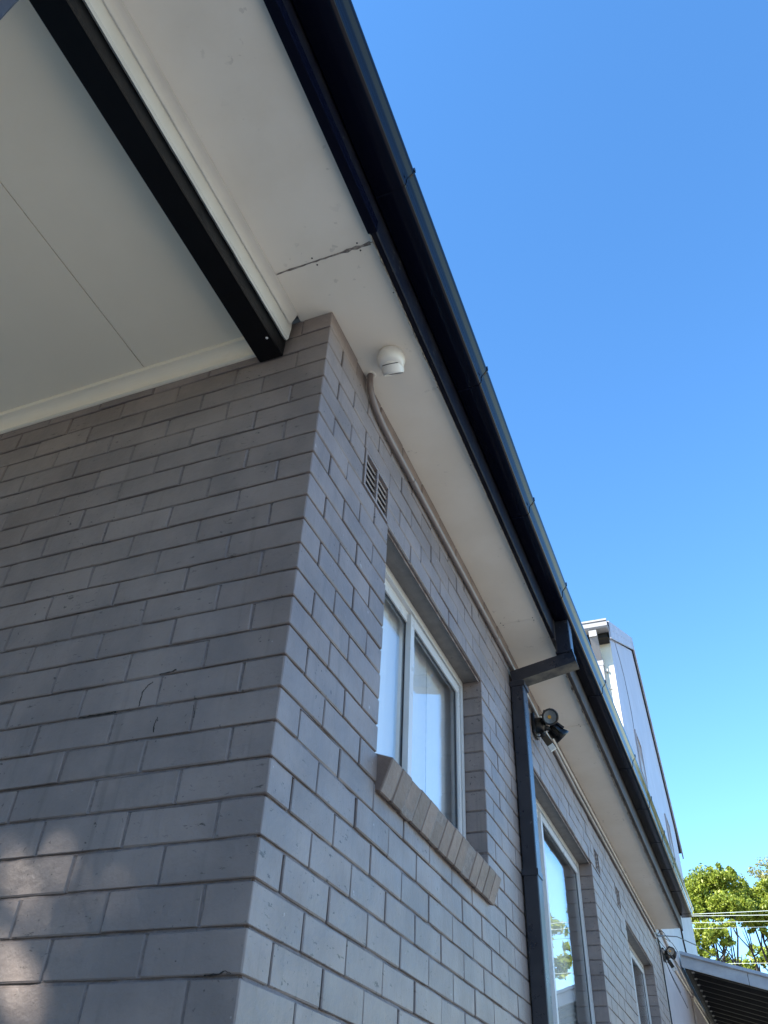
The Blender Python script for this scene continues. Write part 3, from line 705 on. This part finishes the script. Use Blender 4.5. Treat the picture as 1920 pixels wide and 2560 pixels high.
# ------------------------------------------------------------------ gabled house behind
gable = empty('gabled_house', -3.0, 12.0, label='taller pale grey gabled house standing behind the brick house', cat='house')
GX, GY0, GY1, GR, GE, GRZ = 0.004, 8.405, 15.7, 12.45, 3.62, 5.72
GB = 3.55
q = MB()
q.add([(GX, GY0, -H), (GX, GY1, -H), (GX, GY1, GB), (GX, GR, GRZ), (GX, GY0, GE), (-7, GY0, -H), (-7, GY1, -H), (-7, GY1, GB), (-7, GR, GRZ), (-7, GY0, GE)],
      [(0, 1, 2, 3, 4), (9, 8, 7, 6, 5), (1, 6, 7, 2)])
q.build('gable_wall', M['gable'], gable)
q = MB(); q.add([(GX-0.001, GY0, -H), (GX-0.001, GY0, GE), (-7, GY0, GE), (-7, GY0, -H)], [(0, 1, 2, 3)]); q.box(-7, GX-0.001, GY0+0.001, GY0+0.1, -H, GE-0.02); q.build('front_wall', M['cream'], gable)
q = MB(); slab(q, (0.045, 8.12, 3.70), (0.045, GR, 5.93), (-7, GR, 5.93), (-7, 8.12, 3.70), 0.05); slab(q, (0.045, GR+0.002, 5.93), (0.045, 16.3, 3.28), (-7, 16.3, 3.28), (-7, GR+0.002, 5.93), 0.05); q.build('roof', M['metal_roof'], gable)
q = MB()
q.add([(0.048, 8.20, 3.76), (0.048, GR, 6.00), (0.048, GR, 5.74), (0.048, 8.20, 3.49), (0.026, 8.20, 3.76), (0.026, GR, 6.00), (0.026, GR, 5.74), (0.026, 8.20, 3.49)],
      [(0, 3, 2, 1), (4, 5, 6, 7), (0, 1, 5, 4), (2, 3, 7, 6), (0, 4, 7, 3)])
q.build('barge_board', M['barge'], gable)
q = MB()
q.add([(0.050, GR, 6.00), (0.050, 16.3, 3.32), (0.050, 16.3, 3.14), (0.050, GR, 5.78), (0.026, GR, 6.00), (0.026, 16.3, 3.32), (0.026, 16.3, 3.14), (0.026, GR, 5.78)],
      [(0, 3, 2, 1), (4, 5, 6, 7), (0, 1, 5, 4), (2, 3, 7, 6), (1, 2, 6, 5)])
q.build('barge_board', M['barge'], gable)
q = MB()
for k in range(9):
    y = 8.6+k*0.45; q.lathe([(0, .004), (.012, .004), (.014, 0)], (0.048, y, 3.62+(y-8.2)*0.527), (1, 0, 0), 8)
tag(q.build('screw_heads', M['white_gutter'], gable), kind='stuff')
# front eave
q = MB(); gp = [(8.22, 3.70), (8.22, 3.60), (8.09, 3.60), (8.07, 3.62), (8.065, 3.68), (8.05, 3.69), (8.05, 3.715), (8.07, 3.72)]
q.sweep([[(x, y, z) for y, z in gp] for x in (-7, 0.03)], close=True, caps=True); q.build('gutter', M['white_gutter'], gable)
q = MB(); q.box(-7, 0.0, 8.225, 8.404, 3.535, 3.60); q.build('eave_soffit', M['dark'], gable)  # near-black colour holds the shadow under the eave
q = MB(); q.box(-0.225, -0.125, 8.10, 8.19, 3.50, 3.599); q.obox((-0.175, 8.145, 3.52), (-0.175, 8.365, 3.28), (1, 0, 0), 0.049, 0.036); q.box(-0.225, -0.125, 8.34, 8.398, 0.3, 3.27); q.box(-0.232, -0.118, 8.335, 8.399, 3.19, 3.275); q.build('downpipe', M['white_gutter'], gable)
q = MB(); q.box(-0.092, -0.078, 8.36, 8.404, 3.10, 3.14); q.box(-0.092, -0.06, 8.39, 8.404, 2.86, 2.872); q.build('pipe_bracket', M['zinc'], gable)
for (ya, yb, za, zb) in ((9.92, 10.52, 2.99, 2.35), (13.35, 13.95, 3.0, 2.3)):
    q = MB(); t = 0.03
    q.box(GX+.001, GX+.02, ya, yb, za-t, za); q.box(GX+.001, GX+.02, ya, yb, zb, zb+t); q.box(GX+.001, GX+.02, ya, ya+t, zb+t, za-t); q.box(GX+.001, GX+.02, yb-t, yb, zb+t, za-t)
    wf = q.build('window', M['gable'], gable)
    zm = za-(za-zb)*0.5
    q = MB(); q.box(GX+.0015, GX+.006, ya+t, yb-t, zm, za-t); q.build('panel', M['brown'], wf)
    q = MB(); q.box(GX+.0015, GX+.006, ya+t, yb-t, zb+t, zm-0.002); q.build('pane', M['zinc'], wf)
q = MB(); q.tube([(GX+.002, 9.10, 3.96), (GX+.004, 9.45, 3.86), (GX+.004, 9.72, 3.72), (GX+.004, 9.88, 3.45), (GX+.004, 9.95, 3.2), (GX+.002, 9.92, 2.99)], 0.003, 6); q.build('wall_cable', M['wire'], gable)
# join, pilaster and cables on the lower wall
q = MB(); q.box(GX+.0005, GX+.012, 8.43, 8.445, -H, -0.1); q.build('joint_strip', M['wire'], gable)
q = MB(); q.tube([(GX+.01, 11.9, 1.2), (GX+.01, 12.2, 1.0), (GX+.01, 12.3, 0.75), (GX+.01, 12.7, 0.45)], 0.012, 6); q.build('wall_cable', M['wire'], gable)
conduit('wall_conduit', [(0.02, 8.5, 0.08), (0.02, 9.2, 0.05), (0.02, 11.9, 0.03), (0.02, 15.6, 0.24)], 0.016, 'upper pale conduit crossing the far grey wall', M['conduit_pale'], [], [((0.02, 11.9, 0.03), (0, 1, 0))], 'conduits on the far wall')
conduit('wall_conduit', [(0.02, 8.6, -0.17), (0.02, 9.6, -0.11), (0.02, 11.8, -0.02), (0.02, 15.6, 0.10)], 0.016, 'lower pale conduit crossing the far grey wall', M['conduit_pale'], [], [], 'conduits on the far wall')
q = MB(); q.box(0.006, 0.045, 11.84, 11.98, -0.05, 0.07, ch=0.004); jb = q.build('junction_box', M['conduit_pale']); tag(jb, 'small pale junction box where the far conduits meet', 'junction box')
q = MB(); q.tube([(0.02, 11.9, -0.05), (0.02, 11.85, -0.8), (0.02, 11.85, -2.0)], 0.014, 8); tag(q.build('drop_conduit', M['conduit_pale']), 'thin vertical conduit dropping from the junction box on the far wall', 'conduit')
# loose wires at the end of the conduits
rt = empty('loose_wires', 0.02, 8.15, -0.1, 'tangle of loose dark wires where the two conduits end', 'wires')
rr = random.Random(5)
for k in range(5):
    q = MB(); p = Vector((0.016, 8.1, -0.12)); pts = [p.copy()]
    dirv = Vector((0.01, 0.1, -0.02))
    for j in range(9):
        dirv = dirv+Vector((rr.uniform(-.008, .012), rr.uniform(-.05, .06), rr.uniform(-.035, .03))); p = p+dirv*0.6; p.x = max(p.x, 0.012); pts.append(p.copy())
    q.tube(pts, 0.0035, 5); q.build('wire', M['wire'], rt)

# ------------------------------------------------------------------ carport
cp = empty('carport', 2.0, 13.5, label='carport roof with grey fascia and dark ribbed underside beyond the brick house', cat='carport')
slope = -0.295; cz = lambda x: 0.345+slope*(x-0.02)
q = MB(); slab(q, (0.05, 11.03, cz(0.05)-0.03), (4.6, 11.03, cz(4.6)-0.03), (4.6, 17.6, cz(4.6)-0.03), (0.05, 17.6, cz(0.05)-0.03), 0.006); q.build('roof_sheet', M['carport_under'], cp)
xs_ = [0.02, 0.80, 2.4, 4.6]
for a, b_ in zip(xs_, xs_[1:]):
    q = MB(); b2 = b_-0.006
    q.add([(a, 11.0, cz(a)-0.05), (b2, 11.0, cz(b2)-0.05), (b2, 11.0, cz(b2)-0.19), (a, 11.0, cz(a)-0.19), (a, 11.028, cz(a)-0.05), (b2, 11.028, cz(b2)-0.05), (b2, 11.028, cz(b2)-0.19), (a, 11.028, cz(a)-0.19)],
          [(0, 3, 2, 1), (4, 5, 6, 7), (0, 1, 5, 4), (2, 3, 7, 6), (1, 2, 6, 5), (0, 4, 7, 3)])
    q.build('fascia_board', M['zinc'], cp)
q = MB()
a, b2 = 0.02, 4.6
q.sweep([[(x, 10.985, cz(x)-0.052), (x, 10.97, cz(x)-0.04), (x, 10.985, cz(x)), (x, 11.08, cz(x)+0.01), (x, 11.08, cz(x)-0.02), (x, 11.0, cz(x)-0.045)] for x in (a, b2)], close=True, caps=True); q.build('edge_flashing', M['zinc'], cp)
for k in range(16):
    y = 11.25+k*0.40
    q = MB(); q.obox((0.10, y, cz(0.10)-0.065), (4.55, y, cz(4.55)-0.065), (0, 1, 0), 0.02, 0.028); bt = q.build('batten', M['carport_under'], cp)
    q = MB(); q.box(0.075, 0.125, y-0.03, y+0.03, cz(0.1)-0.11, cz(0.1)-0.098); q.build('gap_light_plate', M['zinc'], bt)  # pale plate painted in for daylight through the gap at the house side
q = MB(); q.obox((0.07, 11.06, cz(.07)-0.14), (0.07, 17.5, cz(.07)-0.14), (1, 0, 0), 0.02, 0.06); q.build('wall_plate', M['carport_under'], cp)
for yy in (11.3, 17.2):
    q = MB(); q.box(4.40, 4.49, yy, yy+0.09, -H, cz(4.45)-0.10); q.build('post', M['zinc'], cp)
q = MB(); q.tube([(0.02, 8.25, -0.10), (0.15, 9.2, 0.10), (0.30, 10.3, 0.24), (0.55, 11.02, cz(.55)+0.012)], 0.006, 6); tag(q.build('service_cable', M['wire']), 'dark cable running from the wall to the carport roof edge', 'cable')

# ------------------------------------------------------------------ trees
def tree(name, base, top, clumps, stems, label, group, leaf='leaf', density=1.0, size=0.11, seed=1, gaps=()):
    rr = random.Random(seed); bx, by = base
    rt = empty(name, bx, by, None, label, 'tree', group)
    q = MB()
    fork = Vector((bx, by, -H+(top+H)*0.35))
    q.tube([(bx, by, -H), (bx+0.06, by+.05, (-H+fork.z)/2), tuple(fork)], [0.22, 0.18, 0.14], 8)
    for (c, r) in stems:
        c = Vector(c); pts = [fork.copy()]; n = 7
        for k in range(1, n+1):
            p = fork.lerp(c, k/n); 
            if k < n: p += Vector((rr.uniform(-.16, .16), rr.uniform(-.16, .16), rr.uniform(-.05, .05)))
            pts.append(p)
        q.tube(pts, [r*(1-0.65*k/n) for k in range(n+1)], 6)
        for t in range(5):
            k = rr.randrange(3, n); p0 = pts[k]; d = Vector((rr.uniform(-1, 1), rr.uniform(-1, 1), rr.uniform(0.1, 1.1))).normalized()
            L = rr.uniform(.4, 1.0); q.tube([p0, p0+d*L*.5+Vector((0, 0, .04)), p0+d*L+Vector((rr.uniform(-.1, .1), 0, .18))], [0.03, 0.02, 0.008], 5)
    q.build('trunk', M['bark'], rt)
    q = MB(); vs = []; fs = []
    for (c, rx, rz) in clumps:
        c = Vector(c); ns = max(8, int(60*rx*rx*density)); subs = []
        for s_ in range(ns):
            d = Vector((rr.gauss(0, 1), rr.gauss(0, 1), rr.gauss(0, 1))).normalized()*(rr.random()**0.45)
            subs.append((c+Vector((d.x*rx, d.y*rx, d.z*rz)), rr.uniform(0.16, 0.36)*min(1.3, rx)))
        for (sc, sr) in subs:
            for k in range(int(70*density)):
                d = Vector((rr.gauss(0, 1), rr.gauss(0, 1), rr.gauss(0, 1))).normalized()*(rr.random()**0.5)*sr
                p = sc+d
                if any(((p-Vector(g0))-S*(p-Vector(g0)).dot(S)).length < gr for g0, gr in gaps) and rr.random() > 0.22: continue  # thins leaves along sun rays so dapples fall at chosen spots
                t = Vector((rr.uniform(-1, 1), rr.uniform(-1, 1), rr.uniform(-1.2, .35))).normalized()
                u = t.cross(Vector((rr.uniform(-1, 1), rr.uniform(-1, 1), rr.uniform(-1, 1)))).normalized()
                L = size*rr.uniform(.6, 1.3); W = L*0.22
                i = len(vs); vs += [p-t*L*.5, p+u*W, p+t*L*.5, p-u*W]; fs.append((i, i+1, i+2, i+3))
    q.add(vs, fs); q.build('crown', M[leaf], rt)
    return rt
G = 'trees behind the carport'
def crown(x0, x1, y, zlo, zhi, n, r, seed):
    q_ = random.Random(seed); res = []
    for k in range(n):
        t = (k+.5)/n; zz = q_.uniform(zlo, zhi); res.append(((x0+(x1-x0)*t+q_.uniform(-.25, .25), y+q_.uniform(-.6, .6), zz), r*q_.uniform(.75, 1.2), r*q_.uniform(.5, .75)))
    return res
tree('gum_tree', (-0.4, 31.5), 7.0, crown(-3.2, 0.95, 31.6, 6.6, 7.1, 9, .66, 3)+crown(-3.0, 1.0, 31.2, 6.0, 6.4, 9, .62, 4)+[((-0.35, 30.8, 5.2), .55, .36), ((0.05, 30.9, 5.05), .45, .28), ((-0.8, 31, 5.0), .5, .4), ((0.35, 31.0, 5.45), .32, .25), ((-0.6, 31, 4.6), .4, .25), ((-2.0, 31.2, 5.3), .7, .5)],
     [((-0.5, 31.4, 6.5), .08), ((0.25, 31.4, 6.5), .08), ((-0.9, 31.2, 6.0), .07), ((0.65, 31.3, 6.0), .07), ((0.05, 31.2, 6.2), .06), ((-0.2, 30.9, 4.9), .05), ((-1.4, 31.6, 6.4), .06), ((0.35, 31, 5.2), .05), ((0.5, 31.4, 5.9), .05), ((-0.15, 31.3, 6.2), .06)],
     'dense bright green gum tree right beside the gable wall', G, 'leaf', 1.3, 0.12, 4)
tree('gum_tree', (1.7, 33.0), 7.4, crown(0.75, 4.6, 33.0, 6.55, 7.1, 9, .66, 6)+crown(0.8, 4.6, 32.6, 5.9, 6.4, 9, .62, 8)+[((1.85, 32.5, 5.35), .42, .3), ((1.3, 32.5, 5.55), .35, .22), ((2.4, 32.5, 5.4), .5, .4), ((1.75, 32.5, 4.75), .3, .25), ((2.2, 32.4, 4.5), .4, .3)],
     [((1.5, 33, 6.2), .08), ((2.2, 33, 6.2), .08), ((1.2, 32.7, 5.9), .07), ((1.8, 32.7, 5.7), .07), ((2.8, 33, 6.5), .07), ((3.4, 33, 6.0), .06), ((1.0, 32.8, 5.6), .05), ((1.35, 32.8, 6.0), .05), ((0.85, 32.8, 5.9), .05)],
     'gum tree with bare crossing branches at the right edge, above the carport', G, 'leaf', 1.3, 0.12, 9)
tree('tall_gum_tree', (3.2, 38.0), 9.5, [((2.6, 38, 9.0), .9, .6), ((2.9, 38, 8.3), .6, .45), ((3.5, 38, 8.7), .9, .7), ((2.2, 38.2, 8.15), .5, .35), ((3.6, 38, 9.8), .9, .7), ((4.4, 38, 9.0), .9, .7), ((2.5, 38, 8.6), .6, .4)],
     [((2.6, 38, 8.7), .08), ((3.3, 38, 8.6), .08), ((3.6, 38, 9.3), .08), ((2.3, 38.1, 8.0), .05), ((4.2, 38, 8.7), .07)],
     'taller pale leaved gum tree cut off by the right edge of the picture', G, 'leaf_pale', 0.9, 0.15, 14)

tree('distant_tree', (0.5, 45.0), 8.0, crown(-4.0, 5.0, 45, 6.6, 7.9, 13, .75, 31)+crown(-3.6, 4.6, 45.5, 4.8, 6.2, 12, .8, 32), [((x_, 45, 7.0), .08) for x_ in (-3, -2, -1.2, -.4, .3, 1.0, 1.7, 2.4, 3.2)],
     'darker distant tree showing between the trunks of the nearer gum trees', G, 'leaf', 0.55, 0.22, 51)
tree('gum_tree', (6.2, 24.0), 4.0, crown(4.2, 8.0, 24, 3.6, 4.8, 7, .8, 61)+crown(4.1, 8.0, 23.6, 2.0, 3.2, 7, .8, 62)+crown(4.4, 8.0, 23.6, 0.2, 1.6, 6, .8, 63), [((5.2, 24, 3), .08), ((6.2, 24, 3.2), .08), ((7.2, 24, 3), .08)],
     'gum tree beyond the driveway, mirrored in the tall window', G, 'leaf', 0.6, 0.22, 52)

# unseen trees, added to block skylight and drop sun dapples on the porch wall
def at_sun(p, t): return tuple(Vector(p)+S*t)
c0 = at_sun((-0.5, 0, -1.9), 11.0)
rr0 = random.Random(77)
for k, (tx, ty, rad, lab) in enumerate(((c0[0], c0[1], 2.6, 'unseen tree, crown thinned along sun rays to dapple the porch wall'), (-9.0, -4.2, 2.6, 'added sky-blocking tree left of the porch'), (-5.6, -11.0, 2.6, 'added sky-blocking tree in front of the porch'), (2.2, -11.5, 2.8, 'added sky-blocking tree behind the viewpoint'), (6.2, -9.5, 2.6, 'added sky-blocking tree to the right behind the viewpoint'), (-11.5, -8.0, 2.8, 'added sky-blocking tree far left of the porch'))):
    cl = [((tx+rr0.uniform(-.7, .7)*rad, ty+rr0.uniform(-.5, .5)*rad, -2.6+(j+.5)*7.6/15+rr0.uniform(-.3, .3)), 1.25, 1.0) for j in range(15)]
    tree('added_shade_tree', (tx, ty), 4.0, cl, [((tx+dx, ty+dy, 2.5), .1) for dx, dy in ((0, 0), (.9, -.5), (-1, .4))], lab, 'unseen trees added to block light', 'leaf_dark', 0.62 if k == 0 else 0.30, 0.32 if k == 0 else 0.52, 40+k, gaps=[((-.03, 0, -1.54), .13), ((-.42, 0, -1.76), .12), ((-.30, 0, -1.78), .09), ((-.67, 0, -1.70), .11), ((-.55, 0, -1.75), .13), ((-.62, 0, -1.90), .10), ((-.45, 0, -1.90), .12), ((-.33, 0, -1.93), .10), ((-.26, 0, -1.86), .08), ((-.5, 0, -2.03), .09), ((-.02, 0, -1.50), .10)])

# ------------------------------------------------------------------ overhead lines
for k, (za, zb, y, lab) in enumerate(((3.054, 3.04, 20.0, 'topmost of the pale overhead wires crossing in front of the trees'), (3.040, 2.977, 20.1, 'second pale overhead wire from the top, close under the topmost one'),
                           (2.918, 2.876, 20.2, 'third pale overhead wire from the top, in front of the bare branches'), (2.818, 2.782, 20.3, 'fourth pale overhead wire from the top, in front of the bare branches'),
                           (2.030, 1.990, 20.0, 'lowest overhead wire, just above the carport roof'))):
    q = MB(); dz = (zb-za)/1.6
    q.tube([(x, y, za+dz*(x+.15)+0.0006*(x-2)**2) for x in (-8, -4, -2, 0, 1, 2, 4, 8, 14, 20)], 0.007 if k < 2 else 0.0055, 6)
    tag(q.build('overhead_wire', M['cable_line']), lab, 'wire', 'overhead wires')
